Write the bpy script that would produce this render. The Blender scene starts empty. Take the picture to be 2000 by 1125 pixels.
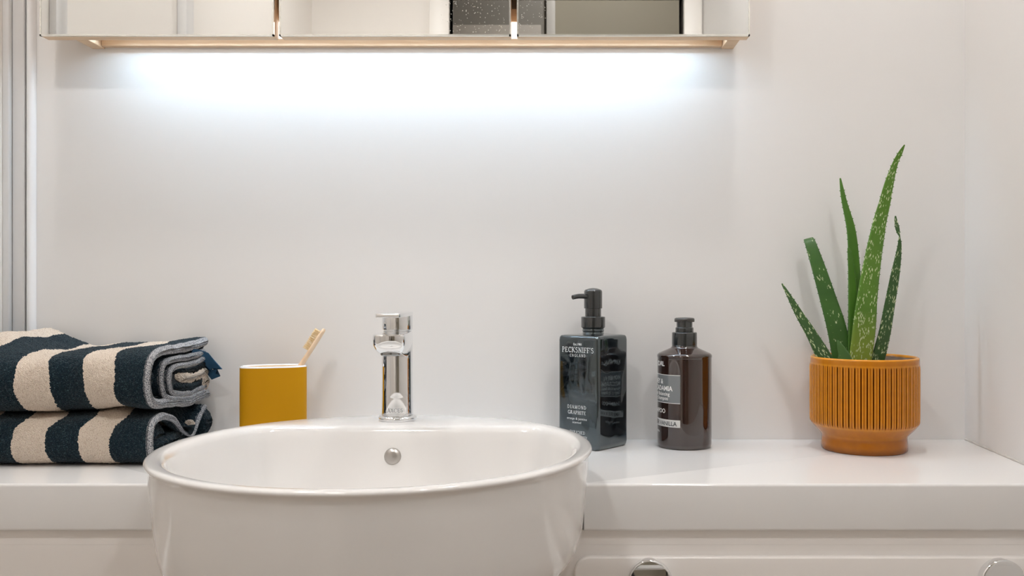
import bpy, bmesh, math, random
import numpy as np
from mathutils import Vector, Matrix

sc = bpy.context.scene
C = sc.collection
random.seed(7)
rng = np.random.default_rng(7)

# ------------------------------------------------------------------ camera, world, exposure
FPX = 1782.0            # focal length in pixels of a 2000 px wide frame
CT = 0.85               # height of the countertop
CAMX, CAMD, CAMH = 0.0593, 1.32, 0.219  # camera distance from the splashback, height over the countertop
cam = bpy.data.objects.new('camera', bpy.data.cameras.new('camera'))
C.objects.link(cam)
cam.location = (CAMX, -CAMD, CT + CAMH)
cam.rotation_euler = (math.pi / 2, 0, 0)
cam.data.sensor_width = 36
cam.data.lens = 36 * FPX / 2000
cam.data.shift_x = -0.04     # the picture is cropped off-centre
cam.data.clip_start = 0.01
sc.camera = cam
world = bpy.data.worlds.new('world')
sc.world = world
world.use_nodes = True
world.node_tree.nodes['Background'].inputs[0].default_value = (1, 0.95, 0.9, 1)
world.node_tree.nodes['Background'].inputs[1].default_value = 0.05
vs = sc.view_settings
vs.view_transform = 'Standard'
vs.look = 'None'
vs.exposure = -0.05
vs.gamma = 1.0
vs.use_curve_mapping = False
sc.cycles.use_denoising = True
sc.cycles.max_bounces = 14
sc.cycles.diffuse_bounces = 8
sc.cycles.glossy_bounces = 6
sc.cycles.transmission_bounces = 10
sc.cycles.sample_clamp_indirect = 6.0

LED_COL, LED_STR = (0.61, 0.81, 1.0), 78.0
WARM, DOWN_STR = (1.0, 0.985, 0.972), 375.0
ROOM_STR = 235.0
HALL_STR = 165.0

# ------------------------------------------------------------------ helpers
def W(X, y, z):
    """X right, y out from the splashback towards the room, z over the countertop"""
    return Vector((X, -y, CT + z))

def at(px, py, y):
    s = FPX / (CAMD - y)
    return Vector((CAMX + (px - 1080) / s, -y, CT + CAMH - (py - 562) / s))

def tag(o, label=None, cat=None, group=None, kind=None):
    if label: o['label'] = label
    if cat: o['category'] = cat
    if group: o['group'] = group
    if kind: o['kind'] = kind
    return o

def thing(name, label, cat, loc=(0, 0, 0), group=None):
    o = bpy.data.objects.new(name, None)
    C.objects.link(o)
    o.location = loc
    o.empty_display_size = 0.02
    return tag(o, label, cat, group)

def link(name, me, mat, parent=None, smooth=35, label=None, kind=None):
    if mat is not None:
        me.materials.clear()
        me.materials.append(mat)
    if smooth:
        me.shade_smooth()
        if smooth < 180:
            me.set_sharp_from_angle(angle=math.radians(smooth))
    o = bpy.data.objects.new(name, me)
    C.objects.link(o)
    if parent is not None:
        o.parent = parent
        ploc = Vector((0, 0, 0))
        p = parent
        while p is not None:
            ploc += p.location
            p = p.parent
        o.matrix_parent_inverse = Matrix.Identity(4)
        me.transform(Matrix.Translation(-ploc))
    return tag(o, label=label, kind=kind)

def bm_mesh(name, bm):
    bmesh.ops.recalc_face_normals(bm, faces=bm.faces)
    me = bpy.data.meshes.new(name)
    bm.to_mesh(me)
    bm.free()
    return me

def box_bm(bm, x0, x1, y0, y1, z0, z1, bevel=0.0, seg=2):
    """box in the X / y / z frame of W()"""
    a = W(min(x0, x1), max(y0, y1), z0)
    b = W(max(x0, x1), min(y0, y1), z1)
    r = bmesh.ops.create_cube(bm, size=1)
    for v in r['verts']:
        v.co = Vector((a.x + (v.co.x + .5) * (b.x - a.x), a.y + (v.co.y + .5) * (b.y - a.y), a.z + (v.co.z + .5) * (b.z - a.z)))
    if bevel:
        es = list({e for v in r['verts'] for e in v.link_edges})
        bmesh.ops.bevel(bm, geom=es, offset=bevel, segments=seg, affect='EDGES', profile=0.5)

def box(name, mat, x0, x1, y0, y1, z0, z1, bevel=0.0, seg=2, parent=None, kind=None, label=None):
    bm = bmesh.new()
    box_bm(bm, x0, x1, y0, y1, z0, z1, bevel, seg)
    return link(name, bm_mesh(name, bm), mat, parent, label=label, kind=kind)

def grid_mesh(name, V, closed_u=False, closed_v=False, cap_u=False, cap_v=False, attr=None):
    """V: (nu, nv, 3) array -> quads"""
    nu, nv = V.shape[:2]
    idx = np.arange(nu * nv).reshape(nu, nv)
    iu = idx if not closed_u else np.vstack([idx, idx[:1]])
    ii = iu if not closed_v else np.hstack([iu, iu[:, :1]])
    q = np.stack([ii[:-1, :-1], ii[1:, :-1], ii[1:, 1:], ii[:-1, 1:]], -1).reshape(-1, 4)
    me = bpy.data.meshes.new(name)
    faces = [q]
    nq = len(q)
    extra = []
    if cap_u:
        extra += [idx[0][::-1], idx[-1]]
    if cap_v:
        extra += [idx[:, 0], idx[:, -1][::-1]]
    loops = q.reshape(-1)
    starts = np.arange(nq) * 4
    for e in extra:
        starts = np.append(starts, len(loops))
        loops = np.append(loops, e)
    me.vertices.add(nu * nv)
    me.vertices.foreach_set('co', V.reshape(-1).astype(np.float32))
    me.loops.add(len(loops))
    me.loops.foreach_set('vertex_index', loops.astype(np.int32))
    me.polygons.add(len(starts))
    me.polygons.foreach_set('loop_start', starts.astype(np.int32))
    if attr:
        for k, a in attr.items():
            at_ = me.attributes.new(k, 'FLOAT', 'POINT')
            at_.data.foreach_set('value', np.asarray(a, np.float32).reshape(-1))
    me.update(calc_edges=True)
    me.validate()
    return me

def lathe_mesh(name, prof, n=64, centre=(0, 0, 0), close=True):
    """prof: list of (r, z); centre in W frame"""
    p = np.array(prof, float)
    a = np.arange(n) * 2 * math.pi / n
    V = np.zeros((len(p), n, 3))
    V[..., 0] = p[:, None, 0] * np.cos(a)
    V[..., 1] = p[:, None, 0] * np.sin(a)
    V[..., 2] = p[:, None, 1]
    V += np.array(W(*centre))
    return grid_mesh(name, V, closed_v=True, cap_u=close)

def lathe(name, prof, mat, parent=None, n=64, centre=(0, 0, 0), smooth=40, label=None, close=True):
    return link(name, lathe_mesh(name, prof, n, centre, close), mat, parent, smooth, label)

def rounded(prof, r=0.001, seg=4):
    """round the inner corners of a lathe profile"""
    out = [prof[0]]
    for i in range(1, len(prof) - 1):
        a, b, c = (np.array(prof[k], float) for k in (i - 1, i, i + 1))
        d1, d2 = a - b, c - b
        l1, l2 = np.linalg.norm(d1), np.linalg.norm(d2)
        if l1 < 1e-7 or l2 < 1e-7:
            out.append(tuple(b)); continue
        k = min(r, l1 * .45, l2 * .45)
        p0, p1 = b + d1 / l1 * k, b + d2 / l2 * k
        for t in np.linspace(0, 1, seg + 1):
            q = (1 - t) ** 2 * p0 + 2 * t * (1 - t) * b + t * t * p1
            out.append((q[0], q[1]))
    out.append(prof[-1])
    return out

def prism_mesh(name, poly, z0, z1, bevel=0.0, seg=3):
    """poly: list of (X, y) outline, extruded z0..z1"""
    bm = bmesh.new()
    vs_ = [bm.verts.new(W(x, y, z0)) for x, y in poly]
    f = bm.faces.new(vs_)
    r = bmesh.ops.extrude_face_region(bm, geom=[f])
    top = [v for v in r['geom'] if isinstance(v, bmesh.types.BMVert)]
    for v in top:
        v.co.z += z1 - z0
    if bevel:
        es = [e for e in bm.edges if abs(e.verts[0].co.z - e.verts[1].co.z) < 1e-7]
        bmesh.ops.bevel(bm, geom=es, offset=bevel, segments=seg, affect='EDGES', profile=0.5)
    return bm_mesh(name, bm)

# ------------------------------------------------------------------ materials
def newmat(name):
    m = bpy.data.materials.new(name)
    m.use_nodes = True
    return m, m.node_tree, m.node_tree.nodes['Principled BSDF']

def pmat(name, col, rough=0.4, metal=0.0, spec=0.5, coat=0.0, coat_rough=0.03, ior=1.5, trans=0.0):
    m, nt, b = newmat(name)
    b.inputs['Base Color'].default_value = (*col, 1)
    b.inputs['Roughness'].default_value = rough
    b.inputs['Metallic'].default_value = metal
    b.inputs['Specular IOR Level'].default_value = spec
    b.inputs['Coat Weight'].default_value = coat
    b.inputs['Coat Roughness'].default_value = coat_rough
    b.inputs['IOR'].default_value = ior
    b.inputs['Transmission Weight'].default_value = trans
    return m

def emat(name, col, strength):
    m = bpy.data.materials.new(name)
    m.use_nodes = True
    nt = m.node_tree
    nt.nodes.remove(nt.nodes['Principled BSDF'])
    e = nt.nodes.new('ShaderNodeEmission')
    e.inputs[0].default_value = (*col, 1)
    e.inputs[1].default_value = strength
    nt.links.new(e.outputs[0], nt.nodes['Material Output'].inputs[0])
    return m

def N(nt, t, **kw):
    n = nt.nodes.new(t)
    for k, v in kw.items():
        setattr(n, k, v)
    return n

def noise_bump(m, scale, strength, dist=0.001, detail=2.0, stretch=None):
    nt = m.node_tree
    b = nt.nodes['Principled BSDF']
    tc = N(nt, 'ShaderNodeTexCoord')
    n = N(nt, 'ShaderNodeTexNoise')
    n.inputs['Scale'].default_value = scale
    n.inputs['Detail'].default_value = detail
    if stretch:
        mp = N(nt, 'ShaderNodeMapping')
        mp.inputs['Scale'].default_value = stretch
        nt.links.new(tc.outputs['Object'], mp.inputs[0])
        nt.links.new(mp.outputs[0], n.inputs['Vector'])
    else:
        nt.links.new(tc.outputs['Object'], n.inputs['Vector'])
    bp = N(nt, 'ShaderNodeBump')
    bp.inputs['Strength'].default_value = strength
    bp.inputs['Distance'].default_value = dist
    nt.links.new(n.outputs[0], bp.inputs['Height'])
    nt.links.new(bp.outputs[0], b.inputs['Normal'])
    return n

M = {}
M['wall'] = pmat('gloss_wall_panel', (0.80, 0.79, 0.78), 0.28, spec=0.35)
M['wall_plain'] = pmat('painted_wall', (0.80, 0.765, 0.725), 0.6, spec=0.3)
M['counter'] = pmat('white_gloss_worktop', (0.79, 0.785, 0.78), 0.12, spec=0.5)
M['vanity'] = pmat('white_gloss_laminate', (0.84, 0.81, 0.785), 0.22, spec=0.45)
M['door_white'] = pmat('white_satin_paint', (0.82, 0.79, 0.75), 0.4)
M['ceramic'] = pmat('white_ceramic', (0.80, 0.79, 0.78), 0.12, spec=0.5, coat=0.6, coat_rough=0.03)
M['chrome'] = pmat('chrome', (0.86, 0.87, 0.88), 0.035, metal=1.0)
M['nickel'] = pmat('satin_nickel', (0.50, 0.475, 0.45), 0.33, metal=1.0)
M['alu'] = pmat('satin_aluminium', (0.74, 0.735, 0.735), 0.3, metal=0.25)
M['rubber'] = pmat('black_rubber', (0.02, 0.02, 0.022), 0.6)
M['mirror'] = pmat('mirror_silver', (0.90, 0.905, 0.89), 0.012, metal=1.0)
M['mirror_edge'] = pmat('mirror_bevel', (0.93, 0.92, 0.86), 0.12, metal=0.7)
M['floor'] = pmat('floor_vinyl', (0.46, 0.37, 0.29), 0.4)
M['hall'] = pmat('hall_olive_paint', (0.50, 0.46, 0.37), 0.7)
M['dark_wood'] = pmat('dark_wardrobe', (0.29, 0.27, 0.24), 0.5)
M['black_plastic'] = pmat('black_gloss_plastic', (0.018, 0.021, 0.022), 0.16, spec=0.7, coat=0.5)
M['black_matt'] = pmat('black_matt', (0.012, 0.012, 0.013), 0.5)
M['ink'] = pmat('silver_print', (0.72, 0.76, 0.78), 0.5)
M['ink_white'] = pmat('white_print', (0.80, 0.80, 0.79), 0.5)
M['ink_black'] = pmat('black_print', (0.03, 0.035, 0.045), 0.5)
M['etch'] = pmat('etched_mark', (0.42, 0.43, 0.44), 0.45, metal=0.6)
M['label_grey'] = pmat('grey_label', (0.18, 0.195, 0.205), 0.16, spec=0.6, coat=0.5)
M['label_white'] = pmat('white_label', (0.62, 0.62, 0.61), 0.35)
M['mustard'] = pmat('mustard_matt', (0.53, 0.255, 0.003), 0.55, spec=0.15)
M['glaze_white'] = pmat('white_glaze', (0.84, 0.84, 0.86), 0.1, coat=0.5)
M['soil'] = pmat('potting_soil', (0.06, 0.045, 0.032), 0.95)
noise_bump(M['soil'], 300, 1.0, 0.004, 4)
M['led'] = emat('led_diffuser', LED_COL, LED_STR)
M['lamp'] = emat('downlight_warm', WARM, DOWN_STR)
M['lamp_room'] = emat('downlight_room', WARM, ROOM_STR)
M['lamp_hall'] = emat('downlight_hall', WARM, HALL_STR)

def wood(name, c1, c2, scale=(3, 60, 60), rough=0.45):
    m, nt, b = newmat(name)
    tc = N(nt, 'ShaderNodeTexCoord')
    mp = N(nt, 'ShaderNodeMapping')
    mp.inputs['Scale'].default_value = scale
    n = N(nt, 'ShaderNodeTexNoise')
    n.inputs['Scale'].default_value = 4
    n.inputs['Detail'].default_value = 6
    n.inputs['Distortion'].default_value = 0.6
    r = N(nt, 'ShaderNodeValToRGB')
    r.color_ramp.elements[0].position = 0.3
    r.color_ramp.elements[0].color = (*c1, 1)
    r.color_ramp.elements[1].position = 0.7
    r.color_ramp.elements[1].color = (*c2, 1)
    nt.links.new(tc.outputs['Object'], mp.inputs[0])
    nt.links.new(mp.outputs[0], n.inputs['Vector'])
    nt.links.new(n.outputs[0], r.inputs[0])
    nt.links.new(r.outputs[0], b.inputs['Base Color'])
    b.inputs['Roughness'].default_value = rough
    return m
M['wood'] = wood('pale_birch', (0.68, 0.48, 0.30), (0.78, 0.60, 0.42))
M['bamboo'] = wood('bamboo', (0.74, 0.53, 0.34), (0.82, 0.64, 0.46), (40, 40, 6))
M['bristle'] = wood('bristle_tan', (0.66, 0.45, 0.20), (0.82, 0.64, 0.38), (200, 200, 20), 0.7)

# terry stripes: navy / cream along the object's X, tied to the weave
def terry(name, mode):
    m, nt, b = newmat(name)
    tc = N(nt, 'ShaderNodeTexCoord')
    def mth(op, a, bb=None, cc=None):
        n = N(nt, 'ShaderNodeMath', operation=op)
        for i, x in enumerate((a, bb, cc)):
            if x is None: continue
            if isinstance(x, (int, float)): n.inputs[i].default_value = x
            else: nt.links.new(x, n.inputs[i])
        return n.outputs[0]
    nz = N(nt, 'ShaderNodeTexNoise')
    nz.inputs['Scale'].default_value = 900
    nz.inputs['Detail'].default_value = 2
    nt.links.new(tc.outputs['Object'], nz.inputs['Vector'])
    vo = N(nt, 'ShaderNodeTexVoronoi')
    vo.inputs['Scale'].default_value = 850
    nt.links.new(tc.outputs['Object'], vo.inputs['Vector'])
    def mixc(f, c1, c2):
        n = N(nt, 'ShaderNodeMix', data_type='RGBA')
        nt.links.new(f, n.inputs[0]) if not isinstance(f, float) else None
        for k, c in ((6, c1), (7, c2)):
            if isinstance(c, tuple): n.inputs[k].default_value = (*c, 1)
            else: nt.links.new(c, n.inputs[k])
        return n.outputs[2]
    spk = N(nt, 'ShaderNodeMapRange')
    spk.inputs[1].default_value = 0.56; spk.inputs[2].default_value = 0.75
    nt.links.new(nz.outputs[0], spk.inputs[0])
    navy = mixc(spk.outputs[0], (0.006, 0.017, 0.027), (0.085, 0.150, 0.165))
    dk = N(nt, 'ShaderNodeMapRange')
    dk.inputs[1].default_value = 0.30; dk.inputs[2].default_value = 0.52
    nt.links.new(nz.outputs[0], dk.inputs[0])
    cream = mixc(dk.outputs[0], (0.56, 0.43, 0.33), (0.82, 0.715, 0.61))
    if mode == 'stripe':
        sx = N(nt, 'ShaderNodeAttribute', attribute_name='stripe')
        low = N(nt, 'ShaderNodeTexNoise')
        low.inputs['Scale'].default_value = 420
        nt.links.new(tc.outputs['Object'], low.inputs['Vector'])
        wob = mth('MULTIPLY_ADD', low.outputs[0], 0.10, -0.05)
        s = mth('ADD', sx.outputs['Fac'], wob)
        s = mth('MINIMUM', s, 3.5)
        fl = mth('FLOOR', s)
        k = mth('FLOORED_MODULO', fl, 2.0)
        col = mixc(k, cream, navy)
    else:
        col = navy if mode == 'navy' else cream
    nt.links.new(col, b.inputs['Base Color'])
    b.inputs['Roughness'].default_value = 0.95
    b.inputs['Specular IOR Level'].default_value = 0.1
    b.inputs['Sheen Weight'].default_value = 0.10
    bp = N(nt, 'ShaderNodeBump')
    bp.inputs['Strength'].default_value = 0.9
    bp.inputs['Distance'].default_value = 0.0012
    nt.links.new(vo.outputs['Distance'], bp.inputs['Height'])
    nt.links.new(bp.outputs[0], b.inputs['Normal'])
    return m
M['terry'] = terry('striped_terry', 'stripe')
M['terry_navy'] = terry('navy_terry', 'navy')
M['terry_cream'] = terry('cream_terry', 'cream')

def selvage_mat():
    m, nt, b = newmat('woven_selvage')
    tc = N(nt, 'ShaderNodeTexCoord')
    v = N(nt, 'ShaderNodeTexNoise')
    v.inputs['Scale'].default_value = 1300
    v.inputs['Detail'].default_value = 1
    nt.links.new(tc.outputs['Object'], v.inputs['Vector'])
    r = N(nt, 'ShaderNodeValToRGB')
    r.color_ramp.elements[0].position = 0.44; r.color_ramp.elements[0].color = (0.05, 0.06, 0.08, 1)
    r.color_ramp.elements[1].position = 0.55; r.color_ramp.elements[1].color = (0.54, 0.54, 0.55, 1)
    nt.links.new(v.outputs[0], r.inputs[0])
    at_ = N(nt, 'ShaderNodeAttribute', attribute_name='stitch')
    mx = N(nt, 'ShaderNodeMix', data_type='RGBA')
    nt.links.new(at_.outputs['Fac'], mx.inputs[0])
    nt.links.new(r.outputs[0], mx.inputs[6])
    mx.inputs[7].default_value = (0.01, 0.016, 0.025, 1)
    nt.links.new(mx.outputs[2], b.inputs['Base Color'])
    b.inputs['Roughness'].default_value = 0.9
    return m
M['selvage'] = selvage_mat()
M['tape'] = pmat('blue_cotton_tape', (0.028, 0.090, 0.170), 0.75, spec=0.2)
noise_bump(M['tape'], 900, 0.3, 0.0005)

# amber glaze: thin on the rib crests, pooled dark in the grooves
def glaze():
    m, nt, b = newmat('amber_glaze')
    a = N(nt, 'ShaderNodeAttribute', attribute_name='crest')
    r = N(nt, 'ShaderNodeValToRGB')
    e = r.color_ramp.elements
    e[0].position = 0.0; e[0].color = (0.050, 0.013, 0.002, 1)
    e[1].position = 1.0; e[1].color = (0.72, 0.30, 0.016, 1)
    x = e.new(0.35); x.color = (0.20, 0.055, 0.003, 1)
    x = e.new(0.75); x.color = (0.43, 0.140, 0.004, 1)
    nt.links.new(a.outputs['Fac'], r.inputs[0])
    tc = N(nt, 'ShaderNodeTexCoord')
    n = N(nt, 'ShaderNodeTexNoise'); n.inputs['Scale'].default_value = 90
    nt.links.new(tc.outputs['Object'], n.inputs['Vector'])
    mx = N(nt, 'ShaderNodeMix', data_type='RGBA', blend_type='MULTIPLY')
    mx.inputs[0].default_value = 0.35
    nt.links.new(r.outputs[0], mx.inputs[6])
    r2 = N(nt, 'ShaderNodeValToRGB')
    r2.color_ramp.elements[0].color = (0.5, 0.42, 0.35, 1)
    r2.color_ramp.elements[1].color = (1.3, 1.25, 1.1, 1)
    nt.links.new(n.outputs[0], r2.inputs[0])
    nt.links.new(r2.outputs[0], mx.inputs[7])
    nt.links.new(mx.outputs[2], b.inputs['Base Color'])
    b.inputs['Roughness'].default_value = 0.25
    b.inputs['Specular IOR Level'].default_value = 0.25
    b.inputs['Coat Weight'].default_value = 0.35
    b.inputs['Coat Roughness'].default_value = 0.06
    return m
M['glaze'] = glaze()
M['pot_inside'] = pmat('dusty_clay', (0.33, 0.24, 0.18), 0.8)
noise_bump(M['pot_inside'], 200, 0.6, 0.001, 4)

def aloe(name, c_dark, c_light, spots, base_col):
    m, nt, b = newmat(name)
    u = N(nt, 'ShaderNodeAttribute', attribute_name='across')
    v = N(nt, 'ShaderNodeAttribute', attribute_name='along')
    cx = N(nt, 'ShaderNodeCombineXYZ')
    nt.links.new(u.outputs['Fac'], cx.inputs[0])
    nt.links.new(v.outputs['Fac'], cx.inputs[1])
    # flecks: cells stretched along the leaf, present in bands
    mp = N(nt, 'ShaderNodeMapping'); mp.inputs['Scale'].default_value = (680, 190, 1)
    nt.links.new(cx.outputs[0], mp.inputs[0])
    vo = N(nt, 'ShaderNodeTexVoronoi'); vo.inputs['Scale'].default_value = 1.0
    nt.links.new(mp.outputs[0], vo.inputs['Vector'])
    s = N(nt, 'ShaderNodeMapRange')
    s.inputs[1].default_value = 0.42; s.inputs[2].default_value = 0.32
    s.inputs[3].default_value = 0.0; s.inputs[4].default_value = 1.0
    nt.links.new(vo.outputs['Distance'], s.inputs[0])
    mp2 = N(nt, 'ShaderNodeMapping'); mp2.inputs['Scale'].default_value = (60, 40, 1)
    nt.links.new(cx.outputs[0], mp2.inputs[0])
    nb = N(nt, 'ShaderNodeTexNoise'); nb.inputs['Scale'].default_value = 1.4; nb.inputs['Detail'].default_value = 3
    nt.links.new(mp2.outputs[0], nb.inputs['Vector'])
    th = N(nt, 'ShaderNodeMapRange')
    th.inputs[1].default_value = 0.60 - spots * 0.22; th.inputs[2].default_value = 0.65 - spots * 0.22
    nt.links.new(nb.outputs[0], th.inputs[0])
    wn = N(nt, 'ShaderNodeMath', operation='GREATER_THAN'); wn.inputs[1].default_value = 0.30
    sepc = N(nt, 'ShaderNodeSeparateColor')
    nt.links.new(vo.outputs['Color'], sepc.inputs[0])
    nt.links.new(sepc.outputs[0], wn.inputs[0])
    f0 = N(nt, 'ShaderNodeMath', operation='MULTIPLY')
    nt.links.new(s.outputs[0], f0.inputs[0]); nt.links.new(th.outputs[0], f0.inputs[1])
    f = N(nt, 'ShaderNodeMath', operation='MULTIPLY')
    nt.links.new(f0.outputs[0], f.inputs[0]); nt.links.new(wn.outputs[0], f.inputs[1])
    n2 = N(nt, 'ShaderNodeTexNoise'); n2.inputs['Scale'].default_value = 30
    nt.links.new(cx.outputs[0], n2.inputs['Vector'])
    g = N(nt, 'ShaderNodeMix', data_type='RGBA')
    nt.links.new(n2.outputs[0], g.inputs[0])
    g.inputs[6].default_value = (*c_dark, 1); g.inputs[7].default_value = (*c_light, 1)
    # paler, yellower tissue at the sheath end of the leaf
    bs = N(nt, 'ShaderNodeMapRange')
    bs.inputs[1].default_value = 0.0; bs.inputs[2].default_value = 0.085
    bs.inputs[3].default_value = 1.0; bs.inputs[4].default_value = 0.0
    nt.links.new(v.outputs['Fac'], bs.inputs[0])
    g2 = N(nt, 'ShaderNodeMix', data_type='RGBA')
    nt.links.new(bs.outputs[0], g2.inputs[0])
    nt.links.new(g.outputs[2], g2.inputs[6]); g2.inputs[7].default_value = (*base_col, 1)
    g3 = N(nt, 'ShaderNodeMix', data_type='RGBA')
    nt.links.new(f.outputs[0], g3.inputs[0])
    nt.links.new(g2.outputs[2], g3.inputs[6]); g3.inputs[7].default_value = (0.55, 0.62, 0.36, 1)
    nt.links.new(g3.outputs[2], b.inputs['Base Color'])
    b.inputs['Roughness'].default_value = 0.42
    b.inputs['Subsurface Weight'].default_value = 0.08
    b.inputs['Subsurface Radius'].default_value = (0.004, 0.006, 0.002)
    b.inputs['Subsurface Scale'].default_value = 0.3
    return m
M['aloe_dark'] = aloe('aloe_dark', (0.018, 0.062, 0.012), (0.040, 0.115, 0.020), 0.75, (0.03, 0.085, 0.02))
M['aloe_sparse'] = aloe('aloe_sparse', (0.020, 0.075, 0.010), (0.050, 0.145, 0.018), 0.15, (0.04, 0.11, 0.015))
M['aloe_light'] = aloe('aloe_light', (0.060, 0.165, 0.012), (0.110, 0.230, 0.025), 0.7, (0.27, 0.33, 0.04))
M['aloe_plain'] = aloe('aloe_plain', (0.045, 0.140, 0.010), (0.075, 0.190, 0.018), -0.6, (0.06, 0.15, 0.02))

def dark_glass():
    m, nt, b = newmat('graphite_glass')
    b.inputs['Base Color'].default_value = (0.004, 0.006, 0.008, 1)
    b.inputs['Roughness'].default_value = 0.05
    b.inputs['IOR'].default_value = 1.85
    b.inputs['Specular Tint'].default_value = (0.72, 0.92, 1.0, 1)
    b.inputs['Coat Weight'].default_value = 1.0
    b.inputs['Coat Roughness'].default_value = 0.02
    tc = N(nt, 'ShaderNodeTexCoord')
    mp = N(nt, 'ShaderNodeMapping'); mp.inputs['Scale'].default_value = (26, 26, 13)
    n = N(nt, 'ShaderNodeTexNoise'); n.inputs['Scale'].default_value = 1.0; n.inputs['Detail'].default_value = 1.0
    n.inputs['Distortion'].default_value = 0.5
    nt.links.new(tc.outputs['Object'], mp.inputs[0]); nt.links.new(mp.outputs[0], n.inputs['Vector'])
    bp = N(nt, 'ShaderNodeBump'); bp.inputs['Strength'].default_value = 0.65; bp.inputs['Distance'].default_value = 0.006
    nt.links.new(n.outputs[0], bp.inputs['Height']); nt.links.new(bp.outputs[0], b.inputs['Normal'])
    return m
M['dark_glass'] = dark_glass()
M['amber'] = pmat('amber_plastic', (0.022, 0.0080, 0.0055), 0.035, ior=1.85, coat=0.3, coat_rough=.02)

# ------------------------------------------------------------------ room shell
BX, BY, BR, BH = -.1300, .3310, .2315, .0500   # basin centre, radius, rim height
ROOM, LX, CEIL = 1.80, -0.728, 1.45      # depth, left wall, ceiling over countertop
FLOOR = -CT
def rx(y): return 0.655 - 0.06 * y       # right wall runs slightly in
def quad_slab(name, mat, poly, z0, z1, kind='structure', bevel=0.0):
    return link(name, prism_mesh(name, poly, z0, z1, bevel), mat, None, kind=kind)
box('wall_back', M['wall'], LX - .1, rx(0) + .1, 0, -0.1, FLOOR - .05, CEIL + .05, kind='structure')
box('wall_left', M['wall_plain'], LX - .1, LX, 0, ROOM, FLOOR - .05, CEIL + .05, kind='structure')
quad_slab('wall_right', M['wall'], [(rx(0), 0), (rx(ROOM), ROOM), (rx(ROOM) + .15, ROOM), (rx(0) + .15, 0)], FLOOR - .05, CEIL + .05)
box('floor', M['floor'], -1.4, 1.4, 0, 3.2, FLOOR - .1, FLOOR, kind='structure')
box('ceiling', M['wall_plain'], -1.4, 1.4, 0, ROOM + .1, CEIL, CEIL + .1, kind='structure')
box('ceiling_hallway', M['wall_plain'], -1.4, 1.4, ROOM + .1, 3.2, CEIL + .6, CEIL + .7, kind='structure')
DX0, DX1, DH = -0.278, 0.485, 1.19
bm = bmesh.new()
box_bm(bm, LX - .1, DX0, ROOM, ROOM + .1, FLOOR, CEIL)
box_bm(bm, DX1, rx(ROOM) + .15, ROOM, ROOM + .1, FLOOR, CEIL)
box_bm(bm, DX0, DX1, ROOM, ROOM + .1, DH, CEIL)
box_bm(bm, -1.4, 1.4, ROOM + .1, ROOM + .12, CEIL, CEIL + .6)
box_bm(bm, -1.4, DX0 - .07, ROOM + .1, ROOM + .12, FLOOR, CEIL)
box_bm(bm, DX1 + .07, 1.4, ROOM + .1, ROOM + .12, FLOOR, CEIL)
link('wall_front', bm_mesh('wall_front', bm), M['wall_plain'], kind='structure')
# door casing
bm = bmesh.new()
box_bm(bm, DX0 - .065, DX0, ROOM - .018, ROOM + .1, FLOOR, DH + .065, .003)
box_bm(bm, DX1, min(DX1 + .065, rx(ROOM) - .004), ROOM - .018, ROOM + .1, FLOOR, DH + .065, .003)
box_bm(bm, DX0, DX1, ROOM - .018, ROOM + .1, DH, DH + .065, .003)
link('trim_1', bm_mesh('trim_1', bm), M['door_white'], kind='structure')
# hallway seen through the doorway (only in the mirror and the chrome)
box('wall_hallway', M['hall'], -1.4, 1.4, 2.95, 3.05, FLOOR, CEIL + .6, kind='structure')
box('wall_hallway_left', M['hall'], -1.4, -1.3, ROOM + .1, 2.95, FLOOR, CEIL + .6, kind='structure')
box('wall_hallway_right', M['hall'], 1.3, 1.4, ROOM + .1, 2.95, FLOOR, CEIL + .6, kind='structure')
box('trim_2', M['door_white'], 0.030, 0.070, 2.90, 2.95, FLOOR, CEIL + .6, .003, kind='structure')
wd = thing('wardrobe', 'dark hallway wardrobe seen only as a reflection in the mirror doors', 'wardrobe', W(-.4, 2.75, FLOOR))
box('carcass', M['dark_wood'], -1.0, 0.02, 2.62, 2.94, FLOOR, 1.70, .004, parent=wd)
M['grey_wood'] = pmat('taupe_wardrobe', (.66, .61, .55), .5)
box('door', M['grey_wood'], -0.99, -0.49, 2.60, 2.62, FLOOR + .08, 1.31, .003, parent=wd)
box('door', M['grey_wood'], -0.48, 0.01, 2.60, 2.62, FLOOR + .08, 1.31, .003, parent=wd)

# ceiling lights
def downlight(X, y, mat, r, label, CEIL=CEIL):
    t = thing('ceiling_light', label, 'light', W(X, y, CEIL))
    lathe('frame', rounded([(r, 0), (r + .018, 0), (r + .018, -.006), (r, -.010), (r, 0)], .002), M['chrome'], t, 40, (X, y, CEIL), close=False)
    lathe('diffuser', [(0.0005, -.003), (r, -.003), (r, -.001), (0.0005, -.001)], mat, t, 40, (X, y, CEIL))
downlight(-0.60, 0.285, M['lamp'], .033, 'round chrome rimmed ceiling downlight above left end of mirror cabinet')
downlight(0.363, 0.285, M['lamp'], .033, 'round chrome rimmed ceiling downlight above right end of mirror cabinet')
downlight(0.48, 1.15, M['lamp_room'], .05, 'round ceiling downlight behind the camera near right wall')
downlight(-0.40, 1.15, M['lamp_room'], .05, 'round ceiling downlight behind the camera near left wall')
downlight(0.30, 2.35, M['lamp_hall'], .06, 'round ceiling downlight out in the dim hallway', CEIL + .6)

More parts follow.
